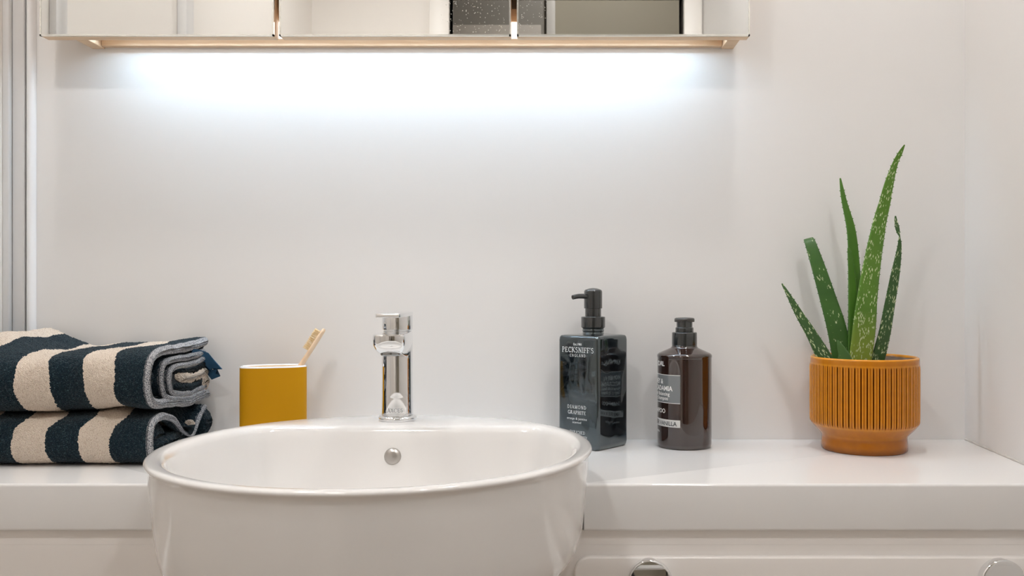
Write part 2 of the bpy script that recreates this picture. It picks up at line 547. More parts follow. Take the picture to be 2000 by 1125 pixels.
# corner profile strips at the left, with black end plugs
def profile(n, x0, x1, d, notch):
    bm = bmesh.new()
    box_bm(bm, x0, x1, 0, d, .148, CEIL, .0015, 3)
    o = link('trim_%d' % n, bm_mesh('t', bm), M['alu'], kind='structure')
    box('end_plug', M['rubber'], x0 + .001, x1 - .002, 0, d - .001, .137, .148, .001, parent=o)
    return o
profile(3, LX, -0.7185, .016, 0)
profile(4, -0.7180, -0.701, .009, 0)
bm = bmesh.new()
pts = [(-0.7005 + .0065 * (1 - math.cos(a)) / 1.0, .0005 + .009 * math.sin(a)) for a in np.linspace(0, math.pi, 12)]
link('trim_5', prism_mesh('trim_5', pts, .002, CEIL), pmat('white_gloss_trim', (.86, .86, .87), .12), kind='structure')
box('trim_6', M['alu'], LX, LX + .012, .244, .278, .002, CEIL, .002, kind='structure')
box('trim_7', M['alu'], LX, LX + .02, .73, .77, FLOOR, CEIL, .002, kind='structure')
# sealant line where worktop meets the right wall
bm = bmesh.new()
ys = np.linspace(0.004, .298, 60)
V = np.zeros((60, 6, 3))
for i, y in enumerate(ys):
    r = .0016 + .0007 * math.sin(i * 2.3) * math.sin(i * .9)
    for k in range(6):
        a = k * math.pi * 2 / 6
        V[i, k] = W(rx(y) - .0008 + r * math.cos(a), y, .0008 + r * math.sin(a))
link('trim_8', grid_mesh('trim_8', V, closed_v=True, cap_u=True), pmat('grey_sealant', (.62, .60, .57), .5), kind='structure')

# ------------------------------------------------------------------ vanity: carcass, door with knobs, worktop
van = thing('vanity_unit', 'long white gloss vanity unit built under the worktop', 'cabinet', W(0, .15, FLOOR))
quad_slab('x', M['vanity'], [(LX + .001, .001), (rx(0) - .001, .001), (rx(.293) - .001, .293), (LX + .001, .293)], FLOOR + .10, -.070, kind=None)
o = bpy.data.objects['x']; o.name = 'carcass'; o.data.transform(Matrix.Translation(-van.location)); o.parent = van
box('plinth', M['vanity'], LX + .002, rx(.24) - .002, .02, .24, FLOOR, FLOOR + .10, parent=van)
def rrect(x0, x1, z0, z1, r, n=8):
    out = []
    for cx_, cz_, a0 in ((x1 - r, z1 - r, 0), (x0 + r, z1 - r, 90), (x0 + r, z0 + r, 180), (x1 - r, z0 + r, 270)):
        for k in range(n + 1):
            a = math.radians(a0 + 90 * k / n)
            out.append((cx_ + r * math.cos(a), cz_ + r * math.sin(a)))
    return out
def panel_mesh(name, outline, y0, y1, bevel):
    bm = bmesh.new()
    f = bm.faces.new([bm.verts.new(W(x, y0, z)) for x, z in outline])
    r = bmesh.ops.extrude_face_region(bm, geom=[f])
    for v in r['geom']:
        if isinstance(v, bmesh.types.BMVert): v.co.y -= (y1 - y0)
    front = -y1
    es = [e for e in bm.edges if all(abs(v.co.y - front) < 1e-6 for v in e.verts)]
    bmesh.ops.bevel(bm, geom=es, offset=bevel, segments=3, affect='EDGES', profile=.5)
    return bm_mesh(name, bm)
dr = link('door', panel_mesh('door', rrect(.083, .634, -.60, -.0815, .018), .2932, .3015, .003), M['vanity'], van, 30)
for kx in (.1665, .5570):
    prof = rounded([(0.0005, 0), (.0245, 0), (.0250, .011), (.0232, .0125), (0.0005, .0125)], .0012)
    me = lathe_mesh('knob', prof, 64)
    me.transform(Matrix.Translation(-W(0, 0, 0)))
    me.transform(Matrix.Rotation(math.radians(90), 4, 'X'))
    me.transform(Matrix.Translation(W(kx, .3015, -.1062)))
    link('knob', me, M['chrome'], dr, 30, label='round flat chrome knob')
wt = thing('worktop', 'long white gloss worktop with square front edge beside the basin', 'worktop', W(0, .15, 0))
bm = bmesh.new()
def notch(yf, off=.0055):
    out = []
    for a in np.linspace(0, math.pi, 121):       # from the right joint round the back to the left joint
        c_, s2 = math.cos(a), -math.sin(a)
        r_ = (BR - off) / ((abs(c_) ** 2.06 + abs(s2) ** 2.06) ** (1 / 2.06))
        if BY + r_ * s2 < yf - .0004: out.append((BX + r_ * c_, BY + r_ * s2))
    r0 = BR - off
    h = r0 * (1 - (abs(yf - BY) / r0) ** 2.06) ** (1 / 2.06)
    return [(BX + h, yf)] + out + [(BX - h, yf)]
f = bm.faces.new([bm.verts.new(W(x, y, -.0530)) for x, y in [(LX + .0005, .0005), (rx(0) - .0005, .0005), (rx(.3) - .0005, .30)] + notch(.30) + [(LX + .0005, .30)]])
r = bmesh.ops.extrude_face_region(bm, geom=[f])
for v in r['geom']:
    if isinstance(v, bmesh.types.BMVert): v.co.z += .0530
es = [e for e in bm.edges if all(abs(v.co.y + .30) < 1e-6 for v in e.verts) and abs(e.verts[0].co.z - e.verts[1].co.z) < 1e-6]
bmesh.ops.bevel(bm, geom=es, offset=.0035, segments=4, affect='EDGES', profile=.5)
link('slab', bm_mesh('slab', bm), M['counter'], wt, 30)
link('top_frame', prism_mesh('top_frame', [(LX + .001, .001), (rx(0) - .001, .001), (rx(.293) - .001, .293)] + notch(.293, .013) + [(LX + .001, .293)], -.0699, -.0532), M['vanity'], van, 30)

# ------------------------------------------------------------------ basin
bas = thing('basin', 'round white ceramic semi-recessed basin projecting over the worktop edge', 'basin', W(BX, BY, 0))
def basin_mesh():
    n = 192
    th = np.arange(n) * 2 * math.pi / n
    ct, st = np.cos(th), np.sin(th)      # st>0: towards the room
    def outer(off):                       # slightly squared round
        p = 2.06
        r = (BR - off) / ((abs(ct) ** p + abs(st) ** p) ** (1 / p))
        return r * ct, r * st
    def inner(off, back):
        r = (BR - .0175 - off) / ((abs(ct) ** 2.06 + abs(st) ** 2.06) ** (1 / 2.06))
        lim = (BY - back - off * .3)
        rb = np.where(st < -.05, lim / np.maximum(-st, .05), 9.0)
        k = 26.0
        h = -np.log(np.exp(-k * r / BR) + np.exp(-k * rb / BR)) / k * BR
        return h * ct, h * st
    rings = []
    def add(xy, z):
        rings.append(np.stack([BX + xy[0], BY + xy[1], np.full(n, 0.0) + z], 1))
    # outer bottom to rim
    for off, z in ((.20, -.106), (.15, -.106), (.11, -.104), (.080, -.100), (.055, -.092), (.036, -.081), (.023, -.069), (.0145, -.055), (.0105, -.038), (.0080, -.015), (.0060, .006), (.0045, .022),
                   (.0038, .0400), (.0030, .0425), (.0012, .0445), (.0002, .0460), (.0001, .0474), (.0010, .0488), (.0028, .0497), (.0060, BH)):
        add(outer(off), z)
    # top land and inside
    for off, z, back in ((-.0065, BH - .0001, .194), (-.0025, BH - .0012, .1965), (.0008, BH - .0038, .1990), (.0032, BH - .0085, .2010), (.0055, .030, .2030), (.0095, .008, .207), (.016, -.022, .214), (.028, -.048, .226), (.048, -.070, .244), (.080, -.090, .272), (.13, -.098, .30), (.19, -.101, .322)):
        add(inner(off, back), z)
    V = np.array(rings)
    P = np.zeros_like(V)
    P[..., 0] = V[..., 0]; P[..., 1] = -V[..., 1]; P[..., 2] = CT + V[..., 2]
    return grid_mesh('bowl', P, closed_v=True, cap_u=True)
link('bowl', basin_mesh(), M['ceramic'], bas, 60)
# overflow cap on the inner back wall
me = lathe_mesh('overflow_cap', rounded([(.0005, 0), (.0105, 0), (.0105, .0015), (.0092, .0042), (.006, .0058), (.0005, .0064)], .001), 40)
me.transform(Matrix.Translation(-W(0, 0, 0)))
me.transform(Matrix.Rotation(math.radians(90 - 8), 4, 'X'))
me.transform(Matrix.Translation(W(-.1360, .2070, .0135)))
link('overflow_cap', me, M['nickel'], bas, 60, label='satin nickel overflow cap')
lathe('waste_plug', rounded([(.0005, -.1005), (.031, -.1005), (.031, -.098), (.024, -.0965), (.0005, -.0955)], .001), M['chrome'], bas, 48, (BX, BY, 0))
# clear sealant bead at the notch in the worktop edge
me = lathe_mesh('sealant', [(.0003, -.012), (.004, -.011), (.006, -.004), (.0055, .004), (.003, .010), (.0003, .0115)], 16, (.0905, .296, .004))
link('sealant', me, pmat('clear_sealant', (.72, .71, .70), .2, trans=.4), bas, 60, label='dab of sealant at the right joint')

# ------------------------------------------------------------------ mixer tap
TX, TY = -.1405, .1475
tap = thing('mixer_tap', 'chrome single lever basin mixer tap standing on the basin ledge', 'tap', W(TX, TY, BH))
lathe('base_ring', rounded([(.0005, 0), (.0242, 0), (.0245, .0035), (.0225, .0055), (.0205, .0062), (.0005, .0062)], .0008), M['chrome'], tap, 72, (TX, TY, BH))
lathe('body', rounded([(.0005, .0062), (.0203, .0062), (.0200, .012), (.0196, .03), (.0194, .1095), (.0005, .1095)], .0008), M['chrome'], tap, 72, (TX, TY, BH))
def spout():
    # plan: stadium from body to a rounded tip; underside rises towards the tip
    L = .093
    pl = []
    hw = .0194
    for a in np.linspace(-90, 90, 17):
        pl.append((hw * math.sin(math.radians(a)), L - hw * .62 + hw * .62 * math.cos(math.radians(a))))
    pl.append((hw, .0)); 
    for a in np.linspace(90, -90, 13)[1:-1]:
        pl.append((hw * math.sin(math.radians(a)), -hw * math.cos(math.radians(a))))
    pl.append((-hw, .0))
    pl = pl[::-1]
    def bot(y):
        t = min(max((y - .012) / (L - .02), 0), 1)
        return BH + .080 + .0105 * t ** .7
    top = BH + .1135
    n = len(pl)
    rings = []
    for ins, f in ((.55, 0), (.36, .02), (.22, .10), (.10, .24), (.03, .40), (0, .55), (0, .93), (.02, .985), (.06, 1.0)):
        ring = []
        for x, y in pl:
            cx_, cy_ = 0, L * .45
            yy = y + (cy_ - y) * ins; xx = x * (1 - ins)
            zb = bot(yy)
            ring.append(W(TX + xx + .047 * max(yy, 0), TY + yy, zb + (top - zb) * f))
        rings.append(ring)
    return grid_mesh('spout', np.array(rings), closed_v=True, cap_u=True)
link('spout', spout(), M['chrome'], tap, 32)
lathe('aerator', rounded([(.0005, -.0035), (.0112, -.0035), (.0125, -.002), (.0125, .006), (.0005, .006)], .0006), pmat('dark_chrome', (.35, .36, .36), .2, metal=1.0), tap, 40, (TX + .0031, TY + .066, BH + .0905))
lathe('lever_barrel', rounded([(.0005, .1135), (.0180, .1135), (.0180, .1150), (.0195, .1158), (.0195, .134), (.0005, .134)], .0007), M['chrome'], tap, 64, (TX, TY, BH))
def lever():
    pl = []
    for a in np.linspace(180, 360, 25):
        pl.append((.0197 * math.cos(math.radians(a)), .0197 * math.sin(math.radians(a))))
    pl += [(.0170, .05), (.0155, .084), (.0135, .088), (-.0135, .088), (-.0155, .084), (-.0170, .05)]
    me = prism_mesh('lever', [(TX + x + .035 * max(y, 0), TY + y) for x, y in pl], BH + .1335, BH + .1385, .0011, 3)
    return me
link('lever', lever(), M['chrome'], tap, 32)

# ------------------------------------------------------------------ text helpers
def font_mesh(body, size, bold=0.0, align='LEFT', spacing=1.0, sx=1.0):
    cu = bpy.data.curves.new('t', 'FONT')
    cu.body = body; cu.size = size; cu.align_x = align; cu.offset = bold; cu.space_character = spacing
    cu.resolution_u = 3
    o = bpy.data.objects.new('t', cu)
    C.objects.link(o)
    dg = bpy.context.evaluated_depsgraph_get()
    me = bpy.data.meshes.new_from_object(o.evaluated_get(dg))
    bpy.data.objects.remove(o)
    for v in me.vertices: v.co.x *= sx
    return me
SER = {}
def arc(cx_, cy_, rx_, ry_, a0, a1, n=12):
    return [(cx_ + rx_ * math.cos(math.radians(a)), cy_ + ry_ * math.sin(math.radians(a))) for a in np.linspace(a0, a1, n)]
T_, t_ = .15, .085
def S(*st): return list(st)
def foot(x, y, w=.34): return ([(x - w / 2, y), (x + w / 2, y)], .07)
SER['P'] = (.62, S(([(.12, 0), (.12, 1)], T_), (arc(.12, .74, .42, .25, 90, -90), t_ + .03), foot(.12, .03), foot(.10, .97, .2)))
SER['E'] = (.62, S(([(.12, 0), (.12, 1)], T_), ([(.12, .96), (.55, .96), (.55, .82)], t_), ([(.12, .52), (.45, .52)], t_), ([(.12, .04), (.58, .04), (.58, .2)], t_)))
SER['C'] = (.78, S((arc(.45, .5, .37, .47, 45, 315, 20), .12), ([(.71, .95), (.71, .74)], t_)))
SER['G'] = (.82, S((arc(.45, .5, .37, .47, 45, 325, 20), .12), ([(.71, .95), (.71, .74)], t_), ([(.74, .12), (.74, .42)], T_), foot(.70, .42, .3)))
SER['K'] = (.74, S(([(.12, 0), (.12, 1)], T_), ([(.62, .98), (.16, .45)], t_), ([(.28, .58), (.70, .02)], T_), foot(.12, .03), foot(.12, .97), foot(.62, .97, .24), foot(.68, .03, .24)))
SER['S'] = (.58, S((arc(.29, .735, .2, .225, 30, 270, 14) + arc(.29, .265, .22, .245, 90, -150, 14), .12),))
SER['N'] = (.82, S(([(.14, 0), (.14, 1)], t_), ([(.12, .98), (.70, .03)], T_), ([(.70, 0), (.70, 1)], t_), foot(.14, .03, .26), foot(.70, .97, .26), foot(.08, .97, .18)))
SER['I'] = (.30, S(([(.15, 0), (.15, 1)], T_), foot(.15, .03), foot(.15, .97)))
SER['F'] = (.58, S(([(.12, 0), (.12, 1)], T_), ([(.12, .96), (.55, .96), (.55, .8)], t_), ([(.12, .52), (.44, .52)], t_), foot(.12, .03)))
SER["'"] = (.14, S(([(.08, 1.02), (.04, .78)], .1),))
SER['L'] = (.58, S(([(.12, 0), (.12, 1)], T_), ([(.12, .04), (.54, .04), (.54, .2)], t_), foot(.12, .97)))
SER['A'] = (.80, S(([(.08, .02), (.40, .99)], t_), ([(.40, .99), (.72, .02)], T_), ([(.2, .34), (.6, .34)], t_), foot(.08, .03, .24), foot(.72, .03, .26)))
SER['D'] = (.80, S(([(.12, 0), (.12, 1)], T_), (arc(.14, .5, .56, .47, 90, -90, 16), .11), foot(.08, .97, .16), foot(.08, .03, .16)))
SER['M'] = (.96, S(([(.14, 0), (.14, 1)], t_), ([(.14, .98), (.47, .08)], T_), ([(.47, .08), (.80, .98)], t_), ([(.80, 0), (.80, 1)], T_), foot(.14, .03, .26), foot(.80, .03, .3)))
SER['O'] = (.88, S((arc(.44, .5, .37, .47, 0, 360, 26), .12),))
SER['R'] = (.72, S(([(.12, 0), (.12, 1)], T_), (arc(.12, .75, .40, .24, 90, -90), t_ + .03), ([(.32, .5), (.66, .02)], T_), foot(.12, .03), foot(.08, .97, .16)))
SER['H'] = (.84, S(([(.14, 0), (.14, 1)], T_), ([(.70, 0), (.70, 1)], T_), ([(.14, .52), (.70, .52)], t_), foot(.14, .03), foot(.70, .03), foot(.14, .97), foot(.70, .97)))
SER['T'] = (.66, S(([(.33, 0), (.33, 1)], T_), ([(.04, .8), (.04, .96), (.62, .96), (.62, .8)], t_), foot(.33, .03)))
SER['W'] = (1.06, S(([(.06, .98), (.30, .04)], T_), ([(.30, .04), (.53, .95)], t_), ([(.53, .95), (.76, .04)], T_), ([(.76, .04), (1.0, .98)], t_), foot(.06, .97, .24), foot(1.0, .97, .22)))
SER['X'] = (.74, S(([(.08, .98), (.66, .02)], T_), ([(.64, .98), (.08, .02)], t_)))
SER['-'] = (.3, S(([(.10, .5), (.20, .5)], .1),))
SER[' '] = (.4, [])
def serif_mesh(body, h, track=.16):
    verts, faces = [], []
    x = 0
    for ch in body:
        w, strokes = SER[ch]
        for pts, wd_ in strokes:
            for (a, b) in zip(pts[:-1], pts[1:]):
                d = Vector((b[0] - a[0], b[1] - a[1]))
                if d.length < 1e-6: continue
                e = d.normalized() * wd_ * .22
                n_ = Vector((-d.y, d.x)).normalized() * wd_ / 2
                i = len(verts)
                z = 0.00002 * (len(faces) % 5)
                for q in (Vector(a) - e - n_, Vector(b) + e - n_, Vector(b) + e + n_, Vector(a) - e + n_):
                    verts.append(((x + q.x) * h, q.y * h, z * h))
                faces.append((i, i + 1, i + 2, i + 3))
        x += w + track
    wtot = (x - track) * h
    me = bpy.data.meshes.new('lettering')
    me.from_pydata([(v[0] - wtot / 2, v[1], v[2]) for v in verts], [], faces)
    return me
def place_flat(me, origin, ux, uz, un, off):
    m = Matrix((( ux.x, uz.x, un.x, origin.x + un.x * off), (ux.y, uz.y, un.y, origin.y + un.y * off), (ux.z, uz.z, un.z, origin.z + un.z * off), (0, 0, 0, 1)))
    me.transform(m)
    return me
def wrap_cyl(me, centre, R, a0, z0):
    """a0: angle (rad) of text x=0; 0 faces the room, negative is to the left"""
    for v in me.vertices:
        a = a0 + v.co.x / R
        rr = R + v.co.z
        v.co = W(centre[0] + rr * math.sin(a), centre[1] + rr * math.cos(a), z0 + v.co.y)
    return me
def densify(me, step):
    bm = bmesh.new(); bm.from_mesh(me)
    for _ in range(3):
        es = [e for e in bm.edges if e.calc_length() > step]
        if not es: break
        bmesh.ops.subdivide_edges(bm, edges=es, cuts=1, use_grid_fill=False)
    bmesh.ops.triangulate(bm, faces=bm.faces)
    bm.to_mesh(me); bm.free()
    return me

# etched mark on the tap body
me = densify(serif_mesh('AXCES', .0052, .12), .002)
link('etched_mark', wrap_cyl(me, (TX, TY), .0202, math.radians(0), BH + .0115), M['etch'], tap, 0)

# ------------------------------------------------------------------ graphite hand wash bottle
ang = math.radians(50)
s_ = .070
fc = (.1195, .100)                                   # front corner
dR = Vector((math.cos(ang), -math.sin(ang)))        # along the right face (X, y)
dL = Vector((-math.sin(ang), -math.cos(ang)))       # along the left face
cB = Vector(fc) + dR * s_ / 2 + dL * s_ / 2
hb = thing('handwash_bottle', 'square black glass hand wash pump bottle between basin and amber bottle', 'bottle', W(cB.x, cB.y, 0))
def square_bottle():
    prof = [(.86, .0), (.94, .0006), (.985, .003), (1.0, .007), (1.0, .1475), (.985, .1515), (.95, .1535), (.88, .1545), (.6, .1552), (.42, .156)]
    n = 8
    rr = .0055
    rings = []
    for k, z in prof:
        h = s_ / 2 * k
        r0 = min(rr, h * .9) if k > .9 else h * .35
        ring = []
        for (sx, sy, a0) in ((1, 1, 0), (-1, 1, 90), (-1, -1, 180), (1, -1, 270)):
            for i in range(n + 1):
                a = math.radians(a0 + 90 * i / n)
                ring.append((sx * (h - r0) + r0 * math.cos(a), sy * (h - r0) + r0 * math.sin(a), z))
        rings.append([W(cB.x + dR.x * p - dL.x * q, cB.y + dR.y * p - dL.y * q, z) for p, q, z in ring])
    return grid_mesh('body', np.array(rings), closed_v=True, cap_u=True)
link('body', square_bottle(), M['dark_glass'], hb, 40)
cc = (cB.x, cB.y, 0)
lathe('neck', rounded([(.0005, .153), (.0155, .153), (.0155, .1565), (.0148, .1572), (.0148, .1585), (.0156, .1595), (.0150, .1625), (.0005, .1625)], .0006), M['dark_glass'], hb, 48, cc)
lathe('collar', rounded([(.0005, .1625), (.0145, .1625), (.0168, .1645), (.0168, .1790), (.0120, .1800), (.0005, .1800)], .0008), M['black_plastic'], hb, 56, cc)
lathe('stem', rounded([(.0005, .1795), (.0112, .1795), (.0112, .1925), (.0005, .1925)], .0005), M['black_plastic'], hb, 48, cc)
lathe('pump_head', rounded([(.0005, .1905), (.0127, .1905), (.0127, .2145), (.0115, .2165), (.006, .2185), (.0005, .2192)], .0009), M['black_plastic'], hb, 48, cc)
def tube_mesh(name, pts, radii, n=16):
    pts = [Vector(p) for p in pts]
    V = np.zeros((len(pts), n, 3))
    for i, p in enumerate(pts):
        d = (pts[min(i + 1, len(pts) - 1)] - pts[max(i - 1, 0)]).normalized()
        up = Vector((0, 0, 1)) if abs(d.z) < .9 else Vector((1, 0, 0))
        a = d.cross(up).normalized(); b = a.cross(d).normalized()
        for k in range(n):
            t = 2 * math.pi * k / n
            V[i, k] = p + (a * math.cos(t) + b * math.sin(t)) * radii[i]
    return grid_mesh(name, V, closed_v=True, cap_u=True)
nd = Vector((-.82, .57)).normalized()
pp = [W(cB.x + nd.x * t, cB.y + nd.y * t, z) for t, z in ((.010, .2075), (.018, .2078), (.026, .2077), (.031, .2070), (.035, .2062))]
link('nozzle', tube_mesh('nozzle', pp, [.0036, .0036, .0034, .0033, .0032]), M['black_plastic'], hb, 40)
link('nozzle_bore', tube_mesh('nozzle_bore', [pp[-1] + (pp[-1] - pp[-2]).normalized() * d for d in (-.001, .0002)], [.0019, .0019], 12), M['black_matt'], hb, 40)
# printing on the left face
uL = -dL                                            # reading direction: left to right as seen
ux = Vector((uL.x, -uL.y, 0)); uz = Vector((0, 0, 1)); un = ux.cross(uz)
un = Vector((-dR.x, dR.y, 0))
cf = Vector(fc) + dL * s_ / 2
def print_left(me, z, dx=0.0, label=None, name='lettering'):
    o_ = W(cf.x + uL.x * dx, cf.y + uL.y * dx, z)
    link(name, place_flat(me, o_, ux, uz, un, .00025), M['ink'], hb, 0)
print_left(font_mesh('Est.1981', .0044, .00008, 'CENTER'), .1408, .0005)
print_left(serif_mesh("PECKSNIFF'S", .0070, .14), .1312, .0005)
print_left(serif_mesh('-ENGLAND-', .0038, .32), .1252, .0005)
print_left(serif_mesh('DIAMOND', .0047, .25), .0545, -.001)
print_left(serif_mesh('GRAPHITE', .0047, .17), .0470, -.001)
print_left(font_mesh('orange & jasmine', .0044, .00004, 'CENTER', 1.12), .0395, -.001)
print_left(font_mesh('scented', .0044, .00004, 'CENTER', 1.12), .0345, -.001)
print_left(serif_mesh('ENRICHED', .0040, .16), .0205, .0)
print_left(serif_mesh('HAND WASH', .0040, .16), .0140, .0)
print_left(font_mesh('450 ml / 15.8 fl oz', .0042, .00004, 'CENTER'), .0030, .003)

# ------------------------------------------------------------------ amber shampoo bottle
AX, AY, AR = .2415, .056, .0372
ab = thing('shampoo_bottle', 'round amber plastic shampoo pump bottle with black collar and printed label', 'bottle', W(AX, AY, 0))
ac = (AX, AY, 0)
lathe('body', rounded([(.0005, .0), (.0345, .0), (.0366, .0015), (AR, .005), (AR, .1225), (.0378, .1245), (.0376, .1268), (.0355, .1290), (.0190, .1362), (.0172, .1385), (.0172, .1405), (.0005, .1405)], .0012), M['amber'], ab, 96, ac)
lathe('collar', rounded([(.0005, .1345), (.0166, .1345), (.0166, .1378), (.0174, .1382), (.0174, .1398), (.0171, .1402), (.0174, .1406), (.0172, .1572), (.0160, .1580), (.0005, .1580)], .0005), M['black_plastic'], ab, 64, ac)
lathe('stem', rounded([(.0005, .1578), (.0125, .1578), (.0125, .1640), (.0110, .1650), (.0110, .1765), (.0005, .1765)], .0006), M['black_plastic'], ab, 48, ac)
def pump_cap():
    # six-sided rounded cap with a scooped front lip
    n = 96
    a = np.arange(n) * 2 * math.pi / n
    front = np.exp(-(((a - 0 + math.pi) % (2 * math.pi) - math.pi) / .42) ** 2)
    r = .0133 + .0006 * np.cos(4 * a)
    rings = []
    for k, zt in ((.80, -1), (.98, -1), (1.0, -.75), (1.0, .6), (.97, 1.0), (.85, 1.35), (.4, 1.6), (.02, 1.65)):
        z = .1745 + zt * .0024 + (.0022 * front if zt < 0 else 0)
        rr = r * k
        rings.append(np.stack([AX + rr * np.sin(a), -(AY + rr * np.cos(a)), CT + z + 0 * a], 1))
    return grid_mesh('pump_cap', np.array(rings), closed_v=True, cap_u=True)
link('pump_cap', pump_cap(), pmat('grey_black_plastic', (.045, .042, .04), .3, spec=.7), ab, 40)
def cyl_patch(a0, a1, z0, z1, R, n=40):
    A = np.radians(np.linspace(a0, a1, n))
    V = np.zeros((2, n, 3))
    for i, z in enumerate((z0, z1)):
        V[i, :, 0] = AX + R * np.sin(A); V[i, :, 1] = -(AY + R * np.cos(A)); V[i, :, 2] = CT + z
    return grid_mesh('patch', V)
A0, A1 = -120, -17
link('label_panel', cyl_patch(A0, A1, .0630, .1010, AR + .00012), M['label_grey'], ab, 60, label='grey printed panel')
link('label_rule', cyl_patch(A0, A1, .1006, .1013, AR + .0002), M['ink_white'], ab, 60)
link('label_rule', cyl_patch(A0, A1, .0627, .0634, AR + .0002), M['ink_white'], ab, 60)
link('label_band', cyl_patch(A0, A1, .0305, .0405, AR + .00015), M['label_white'], ab, 60, label='white printed band')
AL = math.radians(-109)
def print_amber(body, size, z, mat='ink_white', bold=.0001, sx=.82):
    me = densify(font_mesh(body, size, bold, 'LEFT', 1.0, sx), .003)
    link('lettering', wrap_cyl(me, (AX, AY), AR + .0003, AL, z), M[mat], ab, 0)
print_amber('KUNDAL', .0088, .1128, bold=.00022, sx=1.0)
print_amber('               ®', .0036, .1165, bold=.00002, sx=1.75)
print_amber('HONEY &', .0092, .0888, bold=.00020)
print_amber('MACADAMIA', .0092, .0795, bold=.00020, sx=.90)
print_amber('Natural Balancing', .0068, .0728, sx=.93)
print_amber('Caring Shampoo', .0068, .0668, sx=.93)
print_amber('SHAMPOO', .0085, .0488, bold=.0001, sx=.92)
print_amber('AMBER VANILLA', .0082, .0325, 'ink_black', bold=.0001, sx=.92)
print_amber('16.9 fl.oz. 500ml', .0040, .0215, sx=.9)

# ------------------------------------------------------------------ tumbler and toothbrush
TUX, TUY, TUH = -.3260, .062, .1125
tum = thing('tumbler', 'mustard yellow oval toothbrush tumbler with white glazed inside', 'tumbler', W(TUX, TUY, 0))
def oval(k_off, z, n=96):
    a = np.arange(n) * 2 * math.pi / n
    A, B, p = .0443 - k_off, .0225 - k_off, 2.9
    c, s = np.cos(a), np.sin(a)
    x = A * np.sign(c) * abs(c) ** (2 / p)
    y = B * np.sign(s) * abs(s) ** (2 / p)
    r = math.radians(17)
    X = x * math.cos(r) + y * math.sin(r)
    Y = -x * math.sin(r) + y * math.cos(r)
    return np.stack([TUX + X, -(TUY + Y), np.full(n, CT + z)], 1)
link('body', grid_mesh('body', np.array([oval(o_, z) for o_, z in ((.006, 0), (.0015, .0004), (.0003, .002), (0, .004), (0, TUH - .004), (0, TUH - .0022))]), closed_v=True, cap_u=True), M['mustard'], tum, 50)
link('glaze', grid_mesh('glaze', np.array([oval(o_, z) for o_, z in ((0, TUH - .0022), (.0002, TUH - .001), (.0012, TUH), (.0028, TUH), (.0038, TUH - .001), (.0042, TUH - .003), (.0042, .012), (.006, .006), (.012, .0048))]), closed_v=True) , M['glaze_white'], tum, 60, label='white glazed inside')
tb = thing('toothbrush', 'bamboo toothbrush leaning in the mustard tumbler', 'toothbrush', at(590, 705, .045))
p0, p1 = at(567, 745, .058), at(631, 646, .045)
ax = (p1 - p0).normalized()
sd = Vector((-ax.z, 0, ax.x)).normalized()           # towards bristles (left, up)
th_ = ax.cross(sd).normalized()
p0 = p1 - ax * .150
def brush_handle():
    L = .150
    prof = [(0, .0015, .002), (.004, .0042, .0034), (.05, .0048, .0038), (.095, .0040, .0036), (.107, .0036, .0033), (.115, .0058, .0032), (.130, .0062, .0031), (.146, .0060, .0029), (.1515, .0044, .0026), (.1535, .0016, .0016)]
    V = []
    for t, w, h in prof:
        c = p0 + ax * t
        V.append([c + th_ * (w * math.cos(2 * math.pi * k / 20)) + sd * (h * math.sin(2 * math.pi * k / 20)) for k in range(20)])
    return grid_mesh('handle', np.array(V), closed_v=True, cap_u=True)
# the brush is seen edge-on: bristles point left
link('handle', brush_handle(), M['bamboo'], tb, 60)
for i in range(11):
    t = .1175 + i * .0029
    bm = bmesh.new()
    for j in range(3):
        c = p0 + ax * t + th_ * ((j - 1) * .0034)
        d = (sd + ax * (.03 * math.sin(i * 1.7 + j))).normalized()
        for q in range(7):
            a = q * 2 * math.pi / 7
            cq = c + ax * (.00075 * math.cos(a)) + th_ * (.0009 * math.sin(a))
            ln = .0105 + random.uniform(-.0007, .0007)
            r_ = .00042
            tip = cq + d * ln + ax * (.0005 * math.cos(a)) + th_ * (.0005 * math.sin(a))
            b0 = [bm.verts.new(cq + ax * (r_ * math.cos(k * 2.0944)) + th_ * (r_ * math.sin(k * 2.0944))) for k in range(3)]
            b1 = [bm.verts.new(tip + ax * (r_ * .8 * math.cos(k * 2.0944)) + th_ * (r_ * .8 * math.sin(k * 2.0944))) for k in range(3)]
            for k in range(3):
                bm.faces.new((b0[k], b0[(k + 1) % 3], b1[(k + 1) % 3], b1[k]))
            bm.faces.new(b1)
    link('bristle_tuft', bm_mesh('bristle_tuft', bm), M['bristle'], tb, 0)

